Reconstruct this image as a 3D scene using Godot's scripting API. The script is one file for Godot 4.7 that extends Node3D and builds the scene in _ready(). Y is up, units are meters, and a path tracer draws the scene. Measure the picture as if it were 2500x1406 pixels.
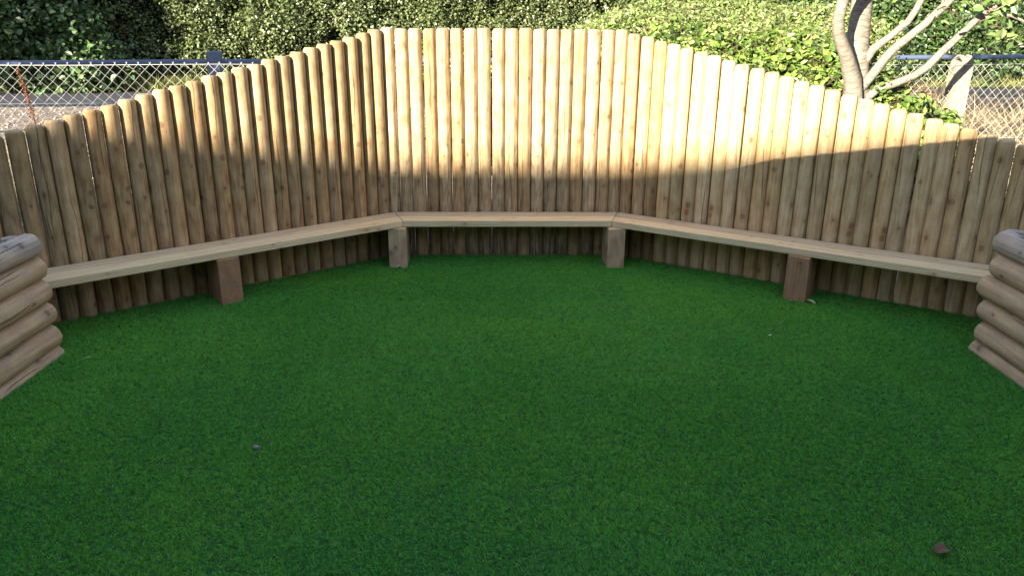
extends Node3D
# A log-palisade corner of a playground with an artificial lawn, a fitted bench and a hedge beyond the street.

var rng := RandomNumberGenerator.new()
var taken := {}
var M := {}

const SUN_TURN := 36.0      # degrees left of straight behind the viewer
const SUN_HEIGHT := 15.6
const SLANT := -0.14        # how the street behind runs off: dz per dx
const PITCH := 0.0985       # spacing of the palisade posts

# bench / palisade plan, found from the photograph (metres, viewer stands at the origin)
const BL := Vector2(-0.896, -5.695)
const BR := Vector2(0.803, -5.741)
const ANGLE_L := 0.6793
const ANGLE_R := 0.5647

func _ready() -> void:
	rng.seed = 7
	# ---------------------------------------------------------------- camera
	var cam := Camera3D.new()
	cam.name = "camera"
	cam.position = Vector3(0, 1.7, 0)
	cam.rotation = Vector3(-0.33098, 0, 0.00664)
	cam.fov = 41.0
	cam.near = 0.05
	cam.far = 400.0
	add_child(cam)
	cam.current = true
	# ---------------------------------------------------------------- sky, sun, exposure
	var sky_material := ProceduralSkyMaterial.new()
	sky_material.sky_top_color = Color(0.60, 0.67, 0.77)
	sky_material.sky_horizon_color = Color(0.82, 0.82, 0.81)
	sky_material.sky_curve = 0.16
	sky_material.ground_bottom_color = Color(0.22, 0.20, 0.17)
	sky_material.ground_horizon_color = Color(0.50, 0.50, 0.48)
	sky_material.sun_angle_max = 8.0
	var sky := Sky.new()
	sky.sky_material = sky_material
	var env := Environment.new()
	env.background_mode = Environment.BG_SKY
	env.sky = sky
	env.background_energy_multiplier = 0.455
	env.tonemap_mode = Environment.TONE_MAPPER_LINEAR
	env.tonemap_exposure = 5.0
	env.sdfgi_enabled = true
	env.ssao_enabled = true
	env.ssil_enabled = true
	var world := WorldEnvironment.new()
	world.name = "world_environment"
	world.environment = env
	add_child(world)
	var sun := DirectionalLight3D.new()
	sun.name = "sun"
	sun.light_energy = 1.6
	sun.light_color = Color(1.0, 0.945, 0.85)
	sun.light_angular_distance = 0.5
	sun.shadow_enabled = true
	var a := deg_to_rad(SUN_TURN)
	var e := deg_to_rad(SUN_HEIGHT)
	var to_sun := Vector3(-sin(a) * cos(e), sin(e), cos(a) * cos(e))
	add_child(sun)
	sun.look_at_from_position(to_sun * 30.0, Vector3.ZERO, Vector3.UP)
	# ---------------------------------------------------------------- everything else
	make_materials()
	make_ground()
	make_shade_block()
	make_near_shade()
	make_palisades()
	make_bench()
	make_planters()
	make_chain_link()
	make_barrier()
	make_hedge()
	make_bushes()
	make_cherry_tree()
	make_street_trees()
	make_weeds()
	make_turf()
	make_litter()
	make_crumbs()

# ==================================================================== small helpers
func numbered(called: String) -> String:
	if not taken.has(called):
		taken[called] = 0
		return called
	taken[called] += 1
	return "%s_%03d" % [called, taken[called]]

func tag(o: Node, label: String, category: String, group := "", kind := "") -> Node:
	if label: o.set_meta("label", label)
	if category: o.set_meta("category", category)
	if group: o.set_meta("group", group)
	if kind: o.set_meta("kind", kind)
	return o

func thing(called: String, at: Vector3, label: String, category: String, group := "") -> Node3D:
	var o := Node3D.new()
	o.name = numbered(called)
	o.position = at
	add_child(o)
	tag(o, label, category, group)
	return o

func put(mesh: Mesh, called: String, mat: Material, parent: Node, at := Vector3.ZERO) -> MeshInstance3D:
	var o := MeshInstance3D.new()
	o.name = called if parent != self else numbered(called)
	o.mesh = mesh
	o.material_override = mat
	o.position = at
	parent.add_child(o, true)
	return o

func scatter(mesh: Mesh, called: String, mat: Material, parent: Node, spots: Array, tints := []) -> MultiMeshInstance3D:
	var mm := MultiMesh.new()
	mm.transform_format = MultiMesh.TRANSFORM_3D
	mm.use_colors = tints.size() > 0
	mm.mesh = mesh
	mm.instance_count = spots.size()
	for i in spots.size():
		mm.set_instance_transform(i, spots[i])
		if tints.size() > 0: mm.set_instance_color(i, tints[i])
	var o := MultiMeshInstance3D.new()
	o.name = called if parent != self else numbered(called)
	o.multimesh = mm
	o.material_override = mat
	parent.add_child(o, true)
	return o

class Builder:
	var v := PackedVector3Array()
	var n := PackedVector3Array()
	var uv := PackedVector2Array()
	var c := PackedColorArray()
	var ix := PackedInt32Array()
	func vert(p: Vector3, nn: Vector3, t := Vector2.ZERO, col := Color.WHITE) -> int:
		v.append(p); n.append(nn); uv.append(t); c.append(col)
		return v.size() - 1
	func tri(a: int, b: int, d: int) -> void:
		var g := (v[b] - v[a]).cross(v[d] - v[a])
		if g.dot(n[a] + n[b] + n[d]) > 0.0:
			ix.append(a); ix.append(d); ix.append(b)
		else:
			ix.append(a); ix.append(b); ix.append(d)
	func quad(a: int, b: int, d: int, e: int) -> void:
		tri(a, b, d)
		tri(a, d, e)
	func face(p: Array, t := [], col := Color.WHITE, out := Vector3.ZERO) -> void:
		var g: Vector3 = (p[1] - p[0]).cross(p[2] - p[0]).normalized()
		if out != Vector3.ZERO and g.dot(out) < 0.0: g = -g
		var s := v.size()
		for i in p.size():
			vert(p[i], g, t[i] if t.size() else Vector2.ZERO, col)
		for i in range(1, p.size() - 1):
			tri(s, s + i, s + i + 1)
	func mesh(colours := false, normals := true) -> ArrayMesh:
		var arr := []
		arr.resize(Mesh.ARRAY_MAX)
		arr[Mesh.ARRAY_VERTEX] = v
		if normals: arr[Mesh.ARRAY_NORMAL] = n
		arr[Mesh.ARRAY_TEX_UV] = uv
		if colours: arr[Mesh.ARRAY_COLOR] = c
		arr[Mesh.ARRAY_INDEX] = ix
		var m := ArrayMesh.new()
		m.add_surface_from_arrays(Mesh.PRIMITIVE_TRIANGLES, arr)
		return m
	# a prism with chamfered top and bottom edges: outline in x,z (counter-clockwise or not), y0..y1; uv in metres
	func slab(outline: Array, y0: float, y1: float, bevel := 0.004, uscale := Vector2.ONE, along := Vector2.RIGHT, shift := Vector2.ZERO) -> void:
		var mid := Vector2.ZERO
		for p in outline: mid += p
		mid /= outline.size()
		var inner := []
		for i in outline.size():
			var p: Vector2 = outline[i]
			var pa: Vector2 = (outline[(i + outline.size() - 1) % outline.size()] - p).normalized()
			var pb: Vector2 = (outline[(i + 1) % outline.size()] - p).normalized()
			var bis := (pa + pb)
			bis = bis.normalized() if bis.length() > 0.01 else (mid - p).normalized()
			var s := absf(pa.cross(bis))
			inner.append(p + bis * bevel / maxf(s, 0.3))
		var across := Vector2(-along.y, along.x)
		for side in [[y1, 1.0], [y0, -1.0]]:
			var pts := []
			var ts := []
			for q in inner:
				pts.append(Vector3(q.x, side[0], q.y))
				ts.append((Vector2(q.dot(across), q.dot(along)) + shift) * uscale)
			face(pts, ts, Color.WHITE, Vector3(0, side[1], 0))
		for i in outline.size():
			var j := (i + 1) % outline.size()
			var p: Vector2 = outline[i]
			var q: Vector2 = outline[j]
			var out2 := Vector2((q - p).y, -(q - p).x).normalized()
			if out2.dot((p + q) / 2 - mid) < 0: out2 = -out2
			var out := Vector3(out2.x, 0, out2.y)
			var d0 := p.dot(along)
			var d1 := q.dot(along)
			var w0 := p.dot(across)
			face([Vector3(p.x, y0 + bevel, p.y), Vector3(q.x, y0 + bevel, q.y), Vector3(q.x, y1 - bevel, q.y), Vector3(p.x, y1 - bevel, p.y)],
				[(Vector2(w0 + y0, d0) + shift) * uscale, (Vector2(w0 + y0, d1) + shift) * uscale, (Vector2(w0 + y1, d1) + shift) * uscale, (Vector2(w0 + y1, d0) + shift) * uscale], Color.WHITE, out)
			var ip: Vector2 = inner[i]
			var iq: Vector2 = inner[j]
			face([Vector3(p.x, y1 - bevel, p.y), Vector3(q.x, y1 - bevel, q.y), Vector3(iq.x, y1, iq.y), Vector3(ip.x, y1, ip.y)],
				[(Vector2(w0, d0) + shift) * uscale, (Vector2(w0, d1) + shift) * uscale, (Vector2(w0 + 0.005, d1) + shift) * uscale, (Vector2(w0 + 0.005, d0) + shift) * uscale], Color.WHITE, out + Vector3.UP)
			face([Vector3(p.x, y0 + bevel, p.y), Vector3(q.x, y0 + bevel, q.y), Vector3(iq.x, y0, iq.y), Vector3(ip.x, y0, ip.y)],
				[(Vector2(w0, d0) + shift) * uscale, (Vector2(w0, d1) + shift) * uscale, (Vector2(w0 + 0.005, d1) + shift) * uscale, (Vector2(w0 + 0.005, d0) + shift) * uscale], Color.WHITE, out - Vector3.UP)
	# a swept tube
	func tube(path: Array, radii: Array, sides := 8, caps := true, uvs := Vector2.ONE, col := Color.WHITE, wobble: FastNoiseLite = null) -> void:
		var ref := Vector3(0.31, 0.17, 0.93)
		var rows := []
		var run := 0.0
		for i in path.size():
			var p: Vector3 = path[i]
			var d: Vector3 = (path[mini(i + 1, path.size() - 1)] - path[maxi(i - 1, 0)]).normalized()
			var x := ref.cross(d).normalized()
			if x.length() < 0.1: x = Vector3.RIGHT
			ref = d.cross(x).normalized() * -1.0 if false else x.cross(d).normalized() * -1.0
			var y := d.cross(x).normalized()
			ref = y
			x = y.cross(d).normalized()
			if i > 0: run += p.distance_to(path[i - 1])
			var row := []
			for k in sides + 1:
				var t := TAU * k / sides
				var nn := x * cos(t) + y * sin(t)
				var r: float = radii[i]
				if wobble: r *= 1.0 + 0.22 * wobble.get_noise_3dv((p + nn * r) * 1.0)
				row.append(vert(p + nn * r, nn, Vector2(float(k) / sides * uvs.x, run * uvs.y), col))
			rows.append(row)
		for i in rows.size() - 1:
			for k in sides:
				quad(rows[i][k], rows[i][k + 1], rows[i + 1][k + 1], rows[i + 1][k])
		if caps:
			for w in [0, rows.size() - 1]:
				var d2: Vector3 = (path[0] - path[1]) if w == 0 else (path[-1] - path[-2])
				d2 = d2.normalized()
				var s := v.size()
				for k in sides:
					vert(v[rows[w][k]], d2, Vector2(0.5 + 0.4 * cos(TAU * k / sides), 0.5 + 0.4 * sin(TAU * k / sides)) * uvs.x * 0.3, col)
				for k in range(1, sides - 1): tri(s, s + k, s + k + 1)
	func box(c0: Vector3, size: Vector3, turn := 0.0, col := Color.WHITE) -> void:
		var h := size / 2
		var b := Basis(Vector3.UP, turn)
		for ax in 3:
			for sg in [-1.0, 1.0]:
				var nn := Vector3.ZERO
				nn[ax] = sg
				var u := Vector3.ZERO
				u[(ax + 1) % 3] = 1
				var w := Vector3.ZERO
				w[(ax + 2) % 3] = 1
				var pts := []
				var ts := []
				for q in [[-1, -1], [1, -1], [1, 1], [-1, 1]]:
					pts.append(c0 + b * (nn * h + u * h * q[0] + w * h * q[1]))
					ts.append(Vector2((u * h * q[0]).length() * q[0], (w * h * q[1]).length() * q[1]))
				face(pts, ts, col, b * nn)

func lin(r: float, g: float, b: float) -> Color:
	return Color(r, g, b).linear_to_srgb()

func plain(c: Color, rough := 0.8, spec := 0.4) -> StandardMaterial3D:
	var m := StandardMaterial3D.new()
	m.albedo_color = c
	m.roughness = rough
	m.metallic_specular = spec
	return m

func vertex_material(rough: float, spec: float, back := 0.0) -> StandardMaterial3D:
	var m := plain(Color.WHITE, rough, spec)
	m.vertex_color_use_as_albedo = true
	m.cull_mode = BaseMaterial3D.CULL_DISABLED
	if back > 0.0:
		m.backlight_enabled = true
		m.backlight = Color(back, back, back * 0.6)
	return m

# ==================================================================== textures
func noise_bytes(s: int, w: int, h: int, freq: float, stretch := 1, octaves := 3) -> PackedByteArray:
	var f := FastNoiseLite.new()
	f.seed = s
	f.noise_type = FastNoiseLite.TYPE_SIMPLEX_SMOOTH
	f.frequency = freq
	f.fractal_octaves = octaves
	var im := f.get_image(w, maxi(4, h / stretch), false, false, true)
	im.convert(Image.FORMAT_L8)
	if stretch > 1: im.resize(w, h, Image.INTERPOLATE_CUBIC)
	return im.get_data()

# sawn or turned softwood. span = metres covered by the picture (x across the grain, y along it)
func wood_texture(s: int, w: int, h: int, span: Vector2, light: Color, dark: Color, knots: int, cracks: int, o := {}) -> ImageTexture:
	var r := RandomNumberGenerator.new()
	r.seed = s * 131 + 5
	var grain := noise_bytes(s, w, h, 14.0 / w, 24, 2)
	var fine := noise_bytes(s + 50, w, h, 0.35, 10, 2)
	var broad := noise_bytes(s + 90, w, h, 2.2 / w, 12, 2)
	var speck := noise_bytes(s + 130, w, h, 0.30, 1, 2)
	var tone := noise_bytes(s + 170, w, h, 3.0 / w, 2, 3)
	var ripple: float = o.get("ripple", 0.0)
	var grey: float = o.get("grey", 0.0)
	var mould: float = o.get("mould", 0.0)
	var rings: float = o.get("rings", 5.0)
	var blotch: float = o.get("blotch", 0.5)
	var col := PackedFloat32Array()
	col.resize(w * h * 3)
	var kd := o.get("knot", Color(0.12, 0.055, 0.022)) as Color
	var phase := r.randf() * 10.0
	for y in h:
		var rip := sin(y * 1.9 + sin(y * 0.13) * 3.0) * ripple
		for x in w:
			var i := y * w + x
			var b := broad[i] / 255.0
			var ring := 0.5 + 0.5 * sin((b * rings + phase + float(x) / w * 1.5) * TAU)
			ring = ring * ring
			var t := 0.34 * ring + 0.44 * ((grain[i] / 255.0 - 0.5) * 1.5 + 0.5) + 0.22 * (fine[i] / 255.0) + rip
			var tn := (tone[i] / 255.0 - 0.5)
			t = clampf(t + tn * blotch, 0.0, 1.0)
			var cr := lerpf(light.r, dark.r, t)
			var cg := lerpf(light.g, dark.g, t)
			var cb := lerpf(light.b, dark.b, t)
			if grey > 0.0:
				var g := (cr * 0.4 + cg * 0.4 + cb * 0.2) * 1.02
				var k := clampf(grey * (0.35 + 1.3 * (broad[(i * 7) % (w * h)] / 255.0)) , 0.0, 0.95)
				k = clampf(grey * (0.55 + 1.6 * tn), 0.0, 0.95)
				cr = lerpf(cr, g * 1.02, k)
				cg = lerpf(cg, g * 0.97, k)
				cb = lerpf(cb, g * 0.95, k)
			var sp := speck[i] / 255.0
			if sp > 0.74:
				var q := clampf((sp - 0.74) * 6.0, 0.0, 0.45)
				cr *= 1.0 - q; cg *= 1.0 - q; cb *= 1.0 - q
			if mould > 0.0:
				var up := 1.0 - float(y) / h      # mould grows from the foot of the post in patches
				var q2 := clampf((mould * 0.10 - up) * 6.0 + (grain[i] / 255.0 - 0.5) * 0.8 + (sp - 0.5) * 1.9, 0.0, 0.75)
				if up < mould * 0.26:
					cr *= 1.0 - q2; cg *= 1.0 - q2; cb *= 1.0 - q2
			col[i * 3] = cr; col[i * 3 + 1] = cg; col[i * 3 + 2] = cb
	var px := w / span.x
	var py := h / span.y
	# knots in whorls: dark heart, rings, and a stained halo along the grain
	for k in knots:
		var kx := r.randf() * w
		var ky := r.randf_range(0.03, 0.97) * h
		var kr: float = r.randf_range(0.0035, 0.013) * float(o.get("knot_size", 1.0))
		var n_here := 1 if r.randf() < 0.5 else 2
		for m in n_here:
			var cx := fposmod(kx + m * r.randf_range(0.04, 0.09) * px, w)
			var cy := ky + m * r.randf_range(-0.03, 0.03) * py
			var rx := int(kr * px * 3.2) + 2
			var ry := int(kr * py * 7.0) + 2
			var heart := r.randf_range(0.75, 1.0)
			for yy in range(maxi(0, int(cy) - ry), mini(h, int(cy) + ry)):
				for xx in range(int(cx) - rx, int(cx) + rx):
					var x2 := posmod(xx, w)
					var dx := (xx - cx) / px
					var dy := (yy - cy) / py
					var d := sqrt(dx * dx + dy * dy * 0.75) / kr
					var i2 := (yy * w + x2) * 3
					var halo := exp(-(dx * dx) / (kr * kr * 3.0) - (dy * dy) / (kr * kr * 14.0)) * 0.42
					var q3 := halo * (0.75 + 0.25 * sin(sqrt(dx * dx + dy * dy * 0.10) / kr * 9.0))
					if d < 1.25:
						q3 = maxf(q3, heart * clampf((1.25 - d) * 3.0, 0.0, 1.0) * (0.72 + 0.28 * cos(d * 13.0)))
					col[i2] = lerpf(col[i2], kd.r, q3)
					col[i2 + 1] = lerpf(col[i2 + 1], kd.g, q3)
					col[i2 + 2] = lerpf(col[i2 + 2], kd.b, q3)
			kr *= r.randf_range(0.5, 0.9)
	# drying cracks along the grain
	for k in cracks:
		var x0 := r.randf() * w
		var y0 := int(r.randf_range(0.0, 0.75) * h)
		var y1 := mini(h, y0 + int(r.randf_range(0.10, 0.45) * h))
		var wide := r.randf_range(0.0007, 0.0017) * px * float(o.get("crack_size", 1.0))
		for yy in range(y0, y1):
			x0 += r.randf_range(-0.16, 0.16) + 0.05 * sin(yy * 0.02 + k)
			var f := minf(1.0, minf(yy - y0, y1 - yy) / (0.2 * (y1 - y0) + 1.0))
			var ww := wide * f
			for xx in range(int(x0 - ww) - 1, int(x0 + ww) + 2):
				var q4 := clampf(ww + 0.6 - absf(xx - x0), 0.0, 1.0) * 0.78
				var i3 := (yy * w + posmod(xx, w)) * 3
				col[i3] *= 1.0 - q4; col[i3 + 1] *= 1.0 - q4; col[i3 + 2] *= 1.0 - q4
	return to_texture(col, w, h)

func to_texture(col: PackedFloat32Array, w: int, h: int) -> ImageTexture:
	var out := PackedByteArray()
	out.resize(w * h * 3)
	for i in w * h * 3:
		out[i] = int(clampf(pow(maxf(col[i], 0.0), 1.0 / 2.2), 0.0, 1.0) * 255.0)
	return ImageTexture.create_from_image(Image.create_from_data(w, h, false, Image.FORMAT_RGB8, out))

func mix_texture(s: int, w: int, h: int, cols: Array, freqs: Array, speckle := 0.0, stretch := 1) -> ImageTexture:
	var a := noise_bytes(s, w, h, freqs[0], stretch, 4)
	var b := noise_bytes(s + 11, w, h, freqs[1], stretch, 3)
	var c := noise_bytes(s + 23, w, h, 0.45, 1, 2)
	var col := PackedFloat32Array()
	col.resize(w * h * 3)
	for i in w * h:
		var t := clampf(a[i] / 255.0 * 0.6 + b[i] / 255.0 * 0.4, 0.0, 1.0)
		t = clampf((t - 0.5) * 1.7 + 0.5, 0.0, 1.0)
		var p: Color = cols[0].lerp(cols[1], t)
		var k := 1.0 + (c[i] / 255.0 - 0.5) * speckle
		col[i * 3] = p.r * k; col[i * 3 + 1] = p.g * k; col[i * 3 + 2] = p.b * k
	return to_texture(col, w, h)

# smooth pale bark with dark lenticel dashes running round the stem
func bark_texture(s: int, w: int, h: int) -> ImageTexture:
	var f := FastNoiseLite.new()
	f.seed = s
	f.frequency = 0.16
	f.fractal_octaves = 3
	var im := f.get_image(w / 6, h, false, false, true)
	im.convert(Image.FORMAT_L8)
	im.resize(w, h, Image.INTERPOLATE_CUBIC)
	var dash := im.get_data()
	var broad := noise_bytes(s + 3, w, h, 0.02, 1, 3)
	var speck := noise_bytes(s + 9, w, h, 0.30, 1, 2)
	var col := PackedFloat32Array()
	col.resize(w * h * 3)
	for i in w * h:
		var p := Color(0.34, 0.30, 0.25).lerp(Color(0.17, 0.145, 0.112), broad[i] / 255.0)
		var k := 1.0 - clampf((dash[i] / 255.0 - 0.56) * 5.0, 0.0, 0.68)
		k *= 1.0 - clampf((speck[i] / 255.0 - 0.66) * 5.0, 0.0, 0.6)
		col[i * 3] = p.r * k; col[i * 3 + 1] = p.g * k; col[i * 3 + 2] = p.b * k
	return to_texture(col, w, h)

func textured(t: Texture2D, rough := 0.8, spec := 0.35) -> StandardMaterial3D:
	var m := plain(Color.WHITE, rough, spec)
	m.albedo_texture = t
	return m

func make_materials() -> void:
	var posts := []
	for k in 8:
		var warm := [Color(0.51, 0.375, 0.215), Color(0.47, 0.335, 0.18), Color(0.54, 0.405, 0.24), Color(0.45, 0.335, 0.19)][k % 4] as Color
		var deep := [Color(0.29, 0.175, 0.075), Color(0.27, 0.155, 0.065), Color(0.33, 0.205, 0.095), Color(0.25, 0.16, 0.075)][k % 4] as Color
		posts.append(textured(wood_texture(k + 1, 96, 768, Vector2(0.31, 1.75), warm, deep, 9 + k % 4, 4 + k % 3, {"crack_size": 1.5, "ripple": 0.05, "rings": 2.5 + k % 3, "knot_size": 1.3, "blotch": 0.75}), 0.75))
	M.posts = posts
	var damp := []
	for k in 6:
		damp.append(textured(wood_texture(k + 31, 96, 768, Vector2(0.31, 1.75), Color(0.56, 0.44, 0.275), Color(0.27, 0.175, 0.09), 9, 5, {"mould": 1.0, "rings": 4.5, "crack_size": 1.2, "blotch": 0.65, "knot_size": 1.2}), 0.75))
	M.damp_posts = damp
	var fresh := []
	for k in 6:
		var pale := [Color(0.66, 0.515, 0.30), Color(0.63, 0.485, 0.28), Color(0.69, 0.55, 0.34)][k % 3] as Color
		var tan := [Color(0.44, 0.29, 0.14), Color(0.42, 0.285, 0.145), Color(0.47, 0.32, 0.165)][k % 3] as Color
		fresh.append(textured(wood_texture(k + 21, 96, 768, Vector2(0.31, 1.75), pale, tan, 11 + k % 3, 3 + k % 3, {"crack_size": 1.3, "blotch": 0.7, "ripple": 0.05, "rings": 2.5, "knot": Color(0.17, 0.07, 0.028), "knot_size": 1.35}), 0.75))
	M.fresh_posts = fresh
	var planks := []
	for k in 3:
		planks.append(textured(wood_texture(k + 51, 160, 1024, Vector2(0.30, 2.4), Color(0.75, 0.61, 0.40), Color(0.61, 0.46, 0.27), 12, 4, {"rings": 3.5, "crack_size": 0.6, "knot": Color(0.30, 0.16, 0.075), "knot_size": 0.8}), 0.7))
	M.planks = planks
	var grey_planks := []
	for p in planks:
		var g := p.duplicate() as StandardMaterial3D      # the rear boards have weathered a little greyer
		g.albedo_color = Color(0.93, 0.91, 0.93)
		grey_planks.append(g)
	M.grey_planks = grey_planks
	M.leg = textured(wood_texture(61, 128, 256, Vector2(0.30, 0.5), Color(0.40, 0.225, 0.12), Color(0.26, 0.138, 0.068), 3, 2, {"rings": 3.0, "knot": Color(0.12, 0.06, 0.035), "grey": 0.15}), 0.8)
	M.worn_leg = textured(wood_texture(63, 128, 256, Vector2(0.30, 0.5), Color(0.55, 0.385, 0.235), Color(0.37, 0.235, 0.13), 4, 2, {"rings": 3.0, "knot": Color(0.14, 0.08, 0.05), "grey": 0.12, "blotch": 1.0}), 0.85)
	var logs := []
	for k in 4:
		logs.append(textured(wood_texture(k + 71, 128, 1024, Vector2(0.42, 2.4), Color(0.52, 0.395, 0.265), Color(0.34, 0.235, 0.145), 16, 16, {"grey": 0.12, "rings": 2.5, "knot": Color(0.06, 0.045, 0.04), "crack_size": 1.7, "knot_size": 1.2, "blotch": 0.5}), 0.85))
	M.logs = logs
	M.old_log = textured(wood_texture(79, 128, 1024, Vector2(0.42, 2.4), Color(0.46, 0.385, 0.31), Color(0.28, 0.215, 0.165), 14, 18, {"grey": 0.7, "rings": 2.5, "knot": Color(0.05, 0.045, 0.05), "crack_size": 2.0, "knot_size": 1.2, "blotch": 0.5}), 0.85)
	M.bark = textured(bark_texture(5, 128, 512), 0.8)
	M.concrete = textured(mix_texture(15, 96, 256, [Color(0.34, 0.30, 0.24), Color(0.20, 0.17, 0.13)], [0.03, 0.2], 1.2), 0.9)
	M.wire = plain(lin(0.46, 0.46, 0.46), 0.45, 0.5)
	M.wire.metallic = 0.55
	M.blue_steel = plain(lin(0.075, 0.10, 0.175), 0.6, 0.4)
	M.leaf = vertex_material(0.42, 0.5, 0.35)
	M.gloss_leaf = vertex_material(0.36, 0.5, 0.25)
	M.dry = vertex_material(0.85, 0.3, 0.2)
	M.turf = vertex_material(0.65, 0.25, 0.6)

# ==================================================================== setting
func sheet(called: String, pts: Array, y: float, mat: Material, uvs := 1.0) -> MeshInstance3D:
	var b := Builder.new()
	var p := []
	var t := []
	for q in pts:
		p.append(Vector3(q[0], y, q[1]))
		t.append(Vector2(q[0], q[1]) * uvs)
	b.face(p, t, Color.WHITE, Vector3.UP)
	var o := put(b.mesh(), called, mat, self)
	tag(o, "", "", "", "structure")
	return o

func street_z(z0: float, x: float) -> float:
	return z0 + SLANT * x

func band(called: String, z_near: float, z_far: float, y: float, mat: Material, uvs: float) -> MeshInstance3D:
	return sheet(called, [[-60, street_z(z_near, -60)], [60, street_z(z_near, 60)], [60, street_z(z_far, 60)], [-60, street_z(z_far, -60)]], y, mat, uvs)

func make_ground() -> void:
	var soil := textured(mix_texture(101, 512, 512, [Color(0.30, 0.25, 0.205), Color(0.12, 0.095, 0.072)], [0.02, 0.11], 0.9), 0.95, 0.2)
	sheet("ground", [[-150, 120], [150, 120], [150, -200], [-150, -200]], -0.012, soil, 0.35)
	var tar := textured(mix_texture(121, 256, 256, [Color(0.06, 0.064, 0.078), Color(0.04, 0.042, 0.052)], [0.03, 0.3], 0.7), 0.85, 0.3)
	band("road", -18.0, -21.6, -0.006, tar, 0.5)
	var kerb := Builder.new()
	kerb.box(Vector3(0, 0.01, -17.95), Vector3(80, 0.06, 0.12), atan(-SLANT))
	var ko := put(kerb.mesh(), "kerb", plain(lin(0.26, 0.25, 0.24), 0.9), self)
	tag(ko, "", "", "", "structure")
	# backing of the artificial lawn
	var back := textured(mix_texture(141, 128, 128, [Color(0.022, 0.085, 0.020), Color(0.012, 0.05, 0.014)], [0.08, 0.3], 0.8), 0.95, 0.2)
	sheet("lawn", [[-5, 2.5], [5, 2.5], [5, -3.42], [BR.x, BR.y - 0.03], [BL.x, BL.y - 0.03], [-5, -2.4]], 0.0, back, 1.0)

func make_shade_block() -> void:
	# unseen block added far behind the viewer; its roof edge casts the palisade shade
	var t := thing("added_shade_block", Vector3(-19.5, 0, 23.3), "unseen tall block added far behind the viewer to shade the palisade", "added_building")
	var b := Builder.new()
	b.box(Vector3(0, 4.79, 0), Vector3(17, 9.62, 6.0))
	put(b.mesh(), "wall", plain(lin(0.30, 0.17, 0.12), 0.9), t)
	var rf := Builder.new()
	rf.box(Vector3(0, 9.66, 0), Vector3(17.2, 0.12, 6.0))
	put(rf.mesh(), "roof", plain(lin(0.15, 0.12, 0.11), 0.9), t)
	for k in 18:
		var w := Builder.new()
		w.box(Vector3(-7 + (k % 6) * 2.8, 1.9 + (k / 6) * 3.1, -3.02), Vector3(1.4, 1.3, 0.08))
		put(w.mesh(), "window", plain(lin(0.05, 0.06, 0.07), 0.1, 0.5), t)

func make_near_shade() -> void:
	# unseen block and porch roof, added to darken near lawn and shade the palisade
	var a := thing("added_annex", Vector3(1.0, 0, 4.6), "unseen low block added behind the viewer to dim the near lawn", "added_building")  # added to block sky light from behind the near lawn
	var w := Builder.new()
	w.box(Vector3(0, 1.48, 0), Vector3(13, 3.0, 4.4))
	put(w.mesh(), "wall", plain(lin(0.27, 0.16, 0.11), 0.9), a)
	var f := Builder.new()
	f.box(Vector3(0, 3.03, 0), Vector3(13.3, 0.09, 4.7))
	put(f.mesh(), "roof", plain(lin(0.12, 0.12, 0.12), 0.9), a)
	for k in 3:
		var g := Builder.new()
		g.box(Vector3(-4 + k * 4, 1.6, -2.22), Vector3(1.6, 1.1, 0.06))
		put(g.mesh(), "window", plain(lin(0.05, 0.06, 0.07), 0.1, 0.5), a)
	var t := thing("added_shade_porch", Vector3(0.2, 0, 1.2), "unseen flat roofed porch added over the viewer to shade the right palisade", "added_shade_porch")  # added overhead, out of view; its front edge casts the sharp shade line
	var b := Builder.new()
	b.slab([Vector2(-1.9, -1.6), Vector2(3.6, -1.6), Vector2(3.6, 1.1), Vector2(-3.1, 1.1), Vector2(-3.1, -1.3)], 2.455, 2.535, 0.004)
	put(b.mesh(), "roof", plain(lin(0.25, 0.2, 0.15), 0.9), t).rotation.z = 0.011
	for p in [Vector2(-2.6, -0.2), Vector2(3.4, -0.2), Vector2(-2.6, 1.0), Vector2(3.4, 1.0)]:
		var q := Builder.new()
		q.tube([Vector3(p.x, -0.02, p.y), Vector3(p.x, 2.39, p.y)], [0.05, 0.05], 10)
		put(q.mesh(), "post", M.logs[0], t)

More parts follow.
